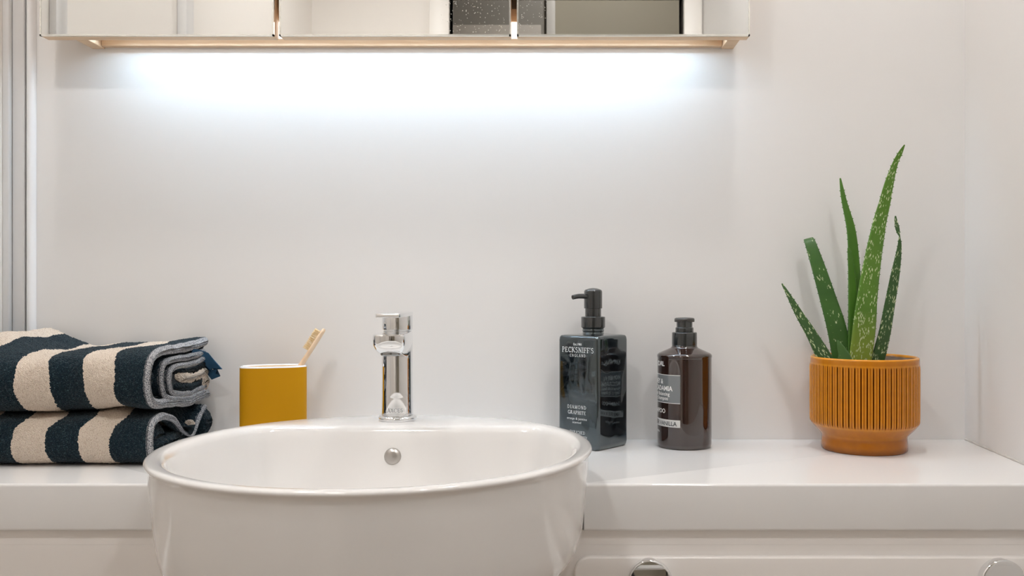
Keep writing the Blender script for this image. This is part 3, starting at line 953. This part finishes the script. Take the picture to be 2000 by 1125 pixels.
# ------------------------------------------------------------------ potted aloe
PX, PY = .4825, .0785
al = thing('potted_aloe', 'spotted aloe plant in a ribbed amber glazed pot by right wall', 'plant', W(PX, PY, 0))
def pot():
    nr, per = 58, 12
    n = nr * per
    a = np.arange(n) * 2 * math.pi / n
    ph = (a * nr / (2 * math.pi)) % 1.0
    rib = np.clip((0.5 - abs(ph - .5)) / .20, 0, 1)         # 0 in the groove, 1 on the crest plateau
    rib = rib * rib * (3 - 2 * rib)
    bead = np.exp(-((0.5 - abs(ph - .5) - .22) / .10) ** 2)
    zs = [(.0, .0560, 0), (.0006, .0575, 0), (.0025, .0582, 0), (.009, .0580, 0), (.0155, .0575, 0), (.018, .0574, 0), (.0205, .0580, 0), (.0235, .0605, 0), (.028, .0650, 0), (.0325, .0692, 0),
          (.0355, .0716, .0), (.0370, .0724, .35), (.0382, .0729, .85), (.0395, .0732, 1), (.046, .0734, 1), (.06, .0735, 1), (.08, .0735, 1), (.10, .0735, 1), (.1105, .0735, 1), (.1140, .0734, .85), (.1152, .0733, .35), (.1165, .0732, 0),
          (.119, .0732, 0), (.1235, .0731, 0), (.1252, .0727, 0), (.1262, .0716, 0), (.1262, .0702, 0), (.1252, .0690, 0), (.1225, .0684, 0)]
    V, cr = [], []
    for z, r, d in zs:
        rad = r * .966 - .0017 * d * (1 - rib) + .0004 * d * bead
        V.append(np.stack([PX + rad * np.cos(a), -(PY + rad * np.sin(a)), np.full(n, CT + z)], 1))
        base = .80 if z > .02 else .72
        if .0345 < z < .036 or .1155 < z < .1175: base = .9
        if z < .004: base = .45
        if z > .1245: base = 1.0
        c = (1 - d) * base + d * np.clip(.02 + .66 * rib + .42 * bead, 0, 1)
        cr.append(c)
    return grid_mesh('pot', np.array(V), closed_v=True, attr={'crest': np.array(cr)})
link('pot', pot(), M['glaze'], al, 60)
lathe('pot_lining', [(.0661, .1228), (.0652, .110), (.064, .090), (.0005, .088)], M['pot_inside'], al, 64, (PX, PY, 0), close=False)
def soil():
    n, m_ = 72, 14
    V = np.zeros((m_, n, 3))
    for i in range(m_):
        r = .0672 * i / (m_ - 1) + .0002
        for k in range(n):
            a = 2 * math.pi * k / n
            V[i, k] = W(PX + .966 * r * math.cos(a), PY + .966 * r * math.sin(a), .1075 + random.uniform(-.0012, .0012) * (i < m_ - 1))
    return grid_mesh('soil', V, closed_v=True, cap_u=True)
link('soil', soil(), M['soil'], al, 60)

def leaf(pts, y_base, y_tip, mat, thick=.30, blunt=False, teeth=True, concave=.25, yaw=0.0, shift=0.0):
    """pts: (px, py, width px) from tip to base; drawn out to metres at its own depth"""
    pts = pts[::-1]                                  # base first
    n = len(pts)
    y = [y_base + (y_tip - y_base) * (i / (n - 1)) ** 1.3 for i in range(n)]
    P = [at(p[0], p[1], yy) for p, yy in zip(pts, y)]
    Wd = [p[2] / (FPX / (CAMD - yy)) for p, yy in zip(pts, y)]
    # down into the soil
    d0 = (P[0] - P[1]).normalized()
    base = P[0] + d0 * ((P[0].z - (CT + .104)) / max(-d0.z, .3))
    P = [base] + P; Wd = [Wd[0] * 1.0] + Wd
    # resample with a Catmull-Rom curve
    Q, ww = [], []
    m_ = 12
    for i in range(len(P) - 1):
        a, b, c, d = P[max(i - 1, 0)], P[i], P[i + 1], P[min(i + 2, len(P) - 1)]
        wa, wb, wc, wdd = Wd[max(i - 1, 0)], Wd[i], Wd[i + 1], Wd[min(i + 2, len(P) - 1)]
        for k in range(m_):
            t = k / m_
            f = lambda p_, q_, r_, s__: .5 * ((2 * q_) + (r_ - p_) * t + (2 * p_ - 5 * q_ + 4 * r_ - s__) * t * t + (3 * q_ - p_ - 3 * r_ + s__) * t ** 3)
            Q.append(f(a, b, c, d)); ww.append(max(f(wa, wb, wc, wdd), .0006))
    Q.append(P[-1]); ww.append(Wd[-1] if blunt else .0006)
    K = 24
    V = np.zeros((len(Q), K, 3)); U = np.zeros((len(Q), K)); L = np.zeros((len(Q), K))
    dist = 0
    teeth_at = []
    nxt = .012
    for i, q in enumerate(Q):
        d = (Q[min(i + 1, len(Q) - 1)] - Q[max(i - 1, 0)]).normalized()
        view = Vector((math.sin(yaw), -math.cos(yaw), 0))           # leaf faces the room
        sd_ = d.cross(view).normalized() * -1
        if sd_.x < 0: sd_ = -sd_
        nn = sd_.cross(d).normalized()
        if nn.y > 0: nn = -nn
        if i: dist += (q - Q[i - 1]).length
        w = ww[i] / 2
        for k in range(K):
            t = 2 * math.pi * k / K
            cx_, sn = math.cos(t), math.sin(t)
            xx = cx_ * w
            if sn >= 0:   # front: gently channelled
                zz = w * thick * (abs(sn) ** .8) * (1 - concave * 1.6 * sn ** 2)
            else:         # back: full
                zz = -w * thick * 1.9 * abs(sn) ** .9
            V[i, k] = q + sd_ * xx + nn * zz
            U[i, k] = cx_ * w + (0 if sn >= 0 else .5) + shift; L[i, k] = dist
        if teeth and dist > nxt and w > .0022:
            teeth_at.append((q, d, sd_, nn, w, i)); nxt = dist + random.uniform(.006, .0095)
    me = grid_mesh('leaf', V, closed_v=True, cap_u=True, attr={'across': U, 'along': L})
    bm = bmesh.new(); bm.from_mesh(me)
    lu, lv = bm.verts.layers.float['across'], bm.verts.layers.float['along']
    for q, d, s2, nn, w, i in teeth_at:
        for sg in (-1, 1):
            if random.random() < .12: continue
            c = q + s2 * sg * w * .97
            h = .0017; bw = .0011
            t1 = bm.verts.new(c + s2 * sg * h + d * .0008)
            b1 = bm.verts.new(c - d * bw - s2 * sg * .0004); b2 = bm.verts.new(c + d * bw - s2 * sg * .0004)
            b3 = bm.verts.new(c + nn * .0008 - s2 * sg * .0004); b4 = bm.verts.new(c - nn * .0008 - s2 * sg * .0004)
            for v in (t1, b1, b2, b3, b4):
                v[lu] = 3.0; v[lv] = L[i, 0]
            for aa, bb in ((b1, b3), (b3, b2), (b2, b4), (b4, b1)):
                bm.faces.new((t1, aa, bb))
    me = bm_mesh('leaf', bm)
    return link('leaf', me, mat, al, 60)
leaf([(1527, 553, 3), (1541, 577, 9), (1560, 611, 16), (1585, 652, 22), (1608, 694, 30)], .085, .075, M['aloe_dark'], yaw=.2, shift=.11)
leaf([(1579, 466, 19), (1583, 475, 21), (1598, 520, 26), (1618, 585, 32), (1634, 640, 37), (1645, 698, 38)], .060, .028, M['aloe_sparse'], blunt=True, yaw=-.15, shift=.23)
leaf([(1641, 347, 3), (1645, 372, 8), (1650, 397, 11), (1662, 446, 17), (1667, 496, 21), (1669, 550, 25), (1670, 620, 27), (1668, 697, 28)], .052, .045, M['aloe_plain'], shift=.37)
leaf([(1657, 483, 4), (1660, 500, 9), (1664, 545, 14), (1666, 582, 18), (1667, 640, 20), (1666, 697, 20)], .066, .062, M['aloe_plain'], shift=.41)
leaf([(1767, 282, 2), (1759, 297, 8), (1748, 320, 11), (1736, 360, 18), (1728, 395, 22), (1718, 435, 26), (1704, 510, 33), (1694, 580, 39), (1688, 640, 44), (1681, 698, 43)], .082, .112, M['aloe_light'], yaw=-.1, shift=.53)
leaf([(1749, 421, 3), (1750, 432, 7), (1753, 446, 9), (1755, 455, 6), (1757, 461, 3), (1757, 466, 5), (1757, 480, 9), (1753, 510, 15), (1747, 545, 20), (1737, 600, 23), (1728, 650, 26), (1716, 698, 29)], .078, .070, M['aloe_dark'], yaw=.25, shift=.67)
leaf([(1636, 664, 3), (1641, 676, 12), (1647, 690, 20), (1650, 700, 24)], .098, .092, M['aloe_sparse'], teeth=False, yaw=-.3, shift=.79)

# ------------------------------------------------------------------ mirror cabinet
CB = .5645                                          # underside over the countertop
CTOP = CB + .66
mc = thing('mirror_cabinet', 'birch wall cabinet with three mirror doors and light strip beneath', 'cabinet', W(-.16, .035, CB))
box('side_panel', M['wood'], -.6060, -.5885, .0005, .0465, CB, CTOP, .0008, parent=mc)
box('side_panel', M['wood'], .3025, .3200, .0005, .0465, CB, CTOP, .0008, parent=mc)
box('back_rail', M['wood'], -.5880, .3020, .0005, .0120, CB + .0018, CB + .05, .0006, parent=mc)
box('base_panel', M['wood'], -.5880, .3020, .0125, .0465, CB + .026, CB + .044, .0006, parent=mc)
box('top_panel', M['wood'], -.5880, .3020, .0005, .0465, CTOP - .018, CTOP, .0006, parent=mc)
box('back_panel', M['wood'], -.5880, .3020, .0005, .006, CB + .05, CTOP - .018, parent=mc)
box('led_strip', M['led'], -.560, .272, .0352, .0438, CB + .0215, CB + .0255, parent=mc, label='white light strip under the cabinet')
bm = bmesh.new()
box_bm(bm, -.5875, .3015, .0330, .0350, CB + .0172, CB + .0258)
link('led_shield_lip', bm_mesh('led_shield_lip', bm), M['alu'], mc)  # added hidden lip, keeps most of the strip's light off the back rail
box('opal_cover', emat('opal_cover_glow', (1.0, .985, .97), 2.2), -.560, .272, .0440, .0456, CB + .0030, CB + .0256, parent=mc, label='glowing opal cover behind the doors')
for x0, x1, seed in ((-.6440, -.3232, 0), (-.3160, .0015, 1), (.0098, .3292, 2)):
    d = box('door', M['wood'], x0, x1, .0475, .0660, CB, CTOP, .0006, parent=mc)
    box('mirror', M['mirror'], x0 + .0012, x1 - .0012, .0662, .0698, CB + .0012, CTOP - .0012, parent=d, label='mirror glass with pale polished edge')
    bm = bmesh.new()
    e = .0022
    for a, b, c_, d_ in ((x0, x1, CB, CB + e), (x0, x1, CTOP - e, CTOP), (x0, x0 + e, CB, CTOP), (x1 - e, x1, CB, CTOP)):
        box_bm(bm, a, b, .0660, .0702, c_, d_)
    link('mirror_edge', bm_mesh('mirror_edge', bm), M['mirror_edge'], d)
    if seed:
        # toothpaste flecks on the glass
        bm = bmesh.new()
        for k in range(170 if seed == 1 else 60):
            fx = random.uniform(-.095, -.004) if seed == 1 else random.uniform(.010, .05)
            fz = CB + .004 + random.random() * .07
            r_ = random.uniform(.00025, .0006)
            vs_ = [bm.verts.new(W(fx + r_ * math.cos(q * 1.2566), .0701, fz + r_ * math.sin(q * 1.2566))) for q in range(5)]
            bm.faces.new(vs_)
        link('water_flecks', bm_mesh('water_flecks', bm), pmat('dried_flecks', (.75, .73, .68), .7), d, 0, kind='stuff')

# ------------------------------------------------------------------ towels
XE = -.4400                                         # right-hand (selvage) end
def smooth_noise(P, freq, amp, seed, terms=10):
    r = np.random.default_rng(seed)
    out = np.zeros(P.shape[0])
    for _ in range(terms):
        k = r.normal(size=3); k /= np.linalg.norm(k)
        out += np.sin(P @ (k * freq * r.uniform(.5, 1.6)) + r.uniform(0, 6.28))
    return amp * out / math.sqrt(terms)
def resample(path, step):
    p = np.array(path, float)
    # smooth by Chaikin, then even spacing
    for _ in range(3):
        q = [p[0]]
        for a, b in zip(p[:-1], p[1:]):
            q += [a * .75 + b * .25, a * .25 + b * .75]
        q.append(p[-1]); p = np.array(q)
    s = np.r_[0, np.cumsum(np.linalg.norm(np.diff(p, axis=0), axis=1))]
    n = max(int(s[-1] / step), 4)
    t = np.linspace(0, s[-1], n)
    return np.c_[np.interp(t, s, p[:, 0]), np.interp(t, s, p[:, 1])]
def ribbon(name, path, th, x0, x1, step, deform, jitter, mat, parent, seed, stitch=False, label=None, round_x=True):
    c = resample(path, step)
    d = np.gradient(c, axis=0); d /= np.linalg.norm(d, axis=1)[:, None]
    nrm = np.c_[-d[:, 1], d[:, 0]]
    h = th / 2
    a = np.linspace(0, math.pi, 7)[1:-1]
    end1 = [c[-1] + nrm[-1] * h * math.cos(q) + d[-1] * h * math.sin(q) for q in a]
    end0 = [c[0] - nrm[0] * h * math.cos(q) - d[0] * h * math.sin(q) for q in a]
    core = np.r_[c, np.repeat(c[-1:], len(a), 0), c[::-1], np.repeat(c[:1], len(a), 0)]
    loop = np.r_[c + nrm * h, np.array(end1), (c - nrm * h)[::-1], np.array(end0)]
    nx = max(int((x1 - x0) / step), 3)
    xs = np.linspace(x0, x1, nx)
    V = np.zeros((nx, len(loop), 3))
    for i, x in enumerate(xs):
        k = 1.0
        if round_x:
            e = min(x1 - x, x - x0)
            if e < h: k = math.sqrt(max(1 - (1 - e / h) ** 2, .04))
        V[i, :, 0] = x
        V[i, :, 1:] = core + (loop - core) * k
    P = V.reshape(-1, 3)
    stripe = (P[:, 0] + .604) / .0395
    P2, ds = deform(P.copy())
    stripe = stripe + ds
    if jitter:
        P2 = P2 + rng.normal(size=P2.shape) * jitter
    # keep it on the worktop
    P2[:, 2] = np.maximum(P2[:, 2], .0008)
    out = np.c_[P2[:, 0] + .009, -P2[:, 1], CT + P2[:, 2]].reshape(V.shape)
    attr = {'stripe': stripe}
    if stitch:
        attr = {'stitch': (abs(P[:, 0] - (x1 - .0048)) < .0007).astype(float)}
    me = grid_mesh(name, out, closed_v=True, cap_u=True, attr=attr)
    return link(name, me, mat, parent, 180, label=label)
def sstep(x, a, b):
    t = np.clip((x - a) / (b - a), 0, 1)
    return t * t * (3 - 2 * t)
G = lambda x, m_, s: np.exp(-((x - m_) / s) ** 2)

def def_up(P):
    X, y, z = P[:, 0], P[:, 1], P[:, 2]
    w = np.clip((z - .066) / .066, 0, 1.15)
    dz = w * (.019 * G(X, -.668, .034) * (.55 + .45 * sstep(y, .19, .08)) - .004 * G(X, -.590, .02) - .010 * sstep(X, -.690, -.73) * 1.0 + .005 * sstep(X, -.53, -.44))
    dz += (1 - w) * (.006 * G(X, -.49, .03) - .003 * G(X, -.58, .05) - .006 * sstep(X, -.47, -.44) * sstep(y, .14, .05))
    dz += smooth_noise(P, 55, .0016, 3) + smooth_noise(P, 140, .0006, 4)
    P[:, 2] += dz
    P[:, 1] += smooth_noise(P, 60, .002, 5) + .004 * G(X, -.60, .05) * w - .004 * G(X, -.54, .02)
    P[:, 0] += (X > -.50) * smooth_noise(np.c_[0 * X, y, z], 70, .0016, 6)
    front = sstep(y, .15, .20)
    ds = -.10 * front * np.sin((z - .065) / .075 * math.pi) + smooth_noise(P, 80, .06, 9) + .22 * front * sstep(z, .10, .065) * -1
    return P, ds
def def_lo(P):
    X, y, z = P[:, 0], P[:, 1], P[:, 2]
    w = np.clip((z - .004) / .055, 0, 1.1)
    dz = w * (-.040 * sstep(X, -.485, -.45) * G(y, .085, .045) + .004 * G(X, -.50, .022) - .002 * G(X, -.60, .05))
    dz += w * (smooth_noise(P, 55, .0014, 13) + smooth_noise(P, 150, .0006, 14))
    P[:, 2] += dz
    P[:, 1] += smooth_noise(P, 60, .0018, 15) - .012 * G(X, -.497, .016) * w * sstep(y, .14, .19) * G(z, .055, .02)
    P[:, 0] += (X > -.50) * smooth_noise(np.c_[0 * X, y, z], 70, .0014, 16)
    front = sstep(y, .15, .20)
    ds = .12 * front * np.sin(z / .06 * math.pi) + smooth_noise(P, 80, .05, 19) - .35 * front * sstep(z, .045, .066) 
    return P, ds

def u_path(yb, yf, z0, z1, r=None):
    zm = (z0 + z1) / 2
    h = (z1 - z0)
    return [(yb, z0), ((yb + yf) / 2, z0), (yf - h * .55, z0), (yf - h * .12, z0 + h * .06), (yf, z0 + h * .30), (yf, z0 + h * .62), (yf - h * .12, z0 + h * .90), (yf - h * .55, z1), ((yb + yf) / 2, z1), (yb, z1)]

def towel(name, label, deform, layers, seed, zoff):
    t = thing(name, label, 'towel', W(-.57, .11, zoff), 'folded striped towels')
    for i, (path, th, x0, mat) in enumerate(layers):
        step = .00135 if i == 0 else .0018
        ribbon('terry_body' if i == 0 else 'inner_fold', path, th, x0, XE - .002, step, deform, .00038, M[mat], t, seed + i)
        ribbon('selvage', path, th + (.0012 if i == 0 else .0004), XE - .0085, XE + .0010, .0011, deform, .00012, M['selvage'], t, seed + 20 + i, stitch=True, label='grey woven selvage edge')
    return t
lower = towel('folded_towel', 'navy and cream striped terry towel at the bottom of the folded pair', def_lo,
      [(u_path(.030, .2050, .0055, .0590), .0095, -.7180, 'terry')], 100, 0)
upper = towel('folded_towel', 'navy and cream striped towel with blue hanging loop on top of pair', def_up,
      [(u_path(.022, .2080, .0705, .1350), .0105, -.7180, 'terry'),
       (u_path(.035, .1700, .0745, .1230), .0070, -.56, 'terry_navy'),
       (u_path(.030, .1480, .0810, .1145), .0065, -.56, 'terry_navy')], 200, .066)
def roll(name, parent, mat, cy, cz, hy, hz, x0, x1, deform, seed, tilt=0.0, label=None):
    """a soft flattened fold of terry lying along X"""
    n = int((hy + hz) * 4 / .0016) + 20
    a = np.linspace(0, 2 * math.pi, n, endpoint=False)
    p = 2.8
    oy = hy * np.sign(np.cos(a)) * abs(np.cos(a)) ** (2 / p)
    oz = hz * np.sign(np.sin(a)) * abs(np.sin(a)) ** (2 / p)
    oy, oz = oy * math.cos(tilt) - oz * math.sin(tilt), oy * math.sin(tilt) + oz * math.cos(tilt)
    nx = int((x1 - x0) / .002)
    V = np.zeros((nx, n, 3))
    for i, x in enumerate(np.linspace(x0, x1, nx)):
        e = min(x - x0, x1 - x)
        k = 1.0 if e > hz * .8 else math.sqrt(max(1 - (1 - e / (hz * .8)) ** 2, .02))
        V[i, :, 0] = x; V[i, :, 1] = cy + oy * (.25 * k + .75); V[i, :, 2] = cz + oz * k
    P, ds = deform(V.reshape(-1, 3).copy())
    P += rng.normal(size=P.shape) * .0005
    P[:, 2] = np.maximum(P[:, 2], .001)
    me = grid_mesh(name, np.c_[P[:, 0] + .009, -P[:, 1], CT + P[:, 2]].reshape(V.shape), closed_v=True, cap_u=True, attr={'stripe': ds})
    return link(name, me, mat, parent, 180, label=label)
# filling between and inside the folds of the upper towel
roll('inner_fold', upper, M['terry_navy'], .100, .128, .085, .0040, -.56, XE - .006, def_up, 1)
roll('inner_fold', upper, M['terry_navy'], .110, .0765, .075, .0035, -.56, XE - .007, def_up, 2)
roll('inner_fold', upper, M['terry_navy'], .188, .103, .010, .021, -.60, XE - .008, def_up, 3)
roll('inner_fold', upper, M['terry_navy'], .080, .1090, .060, .0046, -.56, XE + .000, def_up, 4, tilt=.06)
roll('inner_fold', upper, M['terry_cream'], .070, .0985, .062, .0070, -.56, XE + .001, def_up, 5, tilt=.05, label='cream inner fold')
roll('inner_fold', upper, M['terry_navy'], .088, .0880, .050, .0060, -.56, XE + .001, def_up, 6, tilt=.03)
roll('inner_fold', upper, M['terry_cream'], .030, .0860, .012, .0150, -.56, XE + .001, def_up, 7, label='cream inner fold')
# filling of the lower towel
roll('inner_fold', lower, M['terry_navy'], .115, .019, .070, .0115, -.60, XE - .004, lambda P: (P, P[:, 0] * 0), 8)
roll('inner_fold', lower, M['terry_navy'], .160, .030, .022, .019, -.60, XE - .010, lambda P: (P, P[:, 0] * 0), 9)
roll('inner_fold', lower, M['terry_navy'], .030, .030, .016, .024, -.60, XE + .004, lambda P: (P, P[:, 0] * 0), 10)
roll('inner_fold', lower, M['terry_cream'], .056, .026, .006, .010, -.56, XE - .004, lambda P: (P, P[:, 0] * 0), 11, label='cream inner fold')
roll('inner_fold', lower, M['terry'], .110, .035, .065, .018, -.712, -.50, lambda P: (P, P[:, 0] * 0 + (P[:, 0] + .604) / .0395), 12)
roll('inner_fold', upper, M['terry'], .100, .103, .085, .026, -.712, -.56, lambda P: (P, P[:, 0] * 0 + (P[:, 0] + .604) / .0395), 13)
# hanging loop of blue tape
def loop():
    cl = [(372, 691, .075), (386, 693, .055), (399, 697, .040), (408, 706, .034), (418, 716, .031), (425, 720, .030), (421, 728, .028), (414, 731, .026), (408, 722, .022), (402, 708, .020), (396, 700, .022)]
    wdv = [(.2, 6), (.3, 7), (.5, 8), (.9, 9), (1, 9), (1, 7), (1, 7), (.9, 9), (.8, 9), (.6, 8), (.4, 6)]
    pts = [at(*c) for c in cl]
    V = []
    for i, p in enumerate(pts):
        d = (pts[min(i + 1, len(pts) - 1)] - pts[max(i - 1, 0)]).normalized()
        side = Vector((.35, -.45, .82)); side = (side - d * side.dot(d)).normalized()
        nn = d.cross(side).normalized()
        hw, tt = .0080, .0006
        V.append([p + side * hw + nn * tt, p + side * hw - nn * tt, p - nn * tt, p - side * hw - nn * tt, p - side * hw + nn * tt, p + nn * tt])
    return grid_mesh('hanging_loop', np.array(V), closed_v=True, cap_u=True)
link('hanging_loop', loop(), M['tape'], upper, 50, label='blue tape hanging loop')

# ------------------------------------------------------------------ the photographer's tripod, behind the lens, mirrored in the knobs
tr = thing('camera_tripod', 'black tripod behind the viewer, mirrored in the chrome knobs', 'tripod', W(0, 1.44, FLOOR))
apex = W(0, 1.42, -.02)
link('centre_column', tube_mesh('centre_column', [W(0, 1.42, -.28), W(0, 1.42, .14)], [.013, .013], 16), M['black_matt'], tr, 40)
for a in (90, 210, 330):
    f = W(.40 * math.cos(math.radians(a)) if a != 90 else 0, 1.42 + .30 * math.sin(math.radians(a)) * (1 if a == 90 else .55), FLOOR + .001)
    link('leg', tube_mesh('leg', [apex + (f - apex) * .03, apex + (f - apex) * .5, apex + (f - apex) * .51, f], [.016, .016, .012, .011], 14), M['black_matt'], tr, 40)
box('head', M['black_matt'], -.03, .03, 1.39, 1.45, .11, .17, .004, parent=tr)
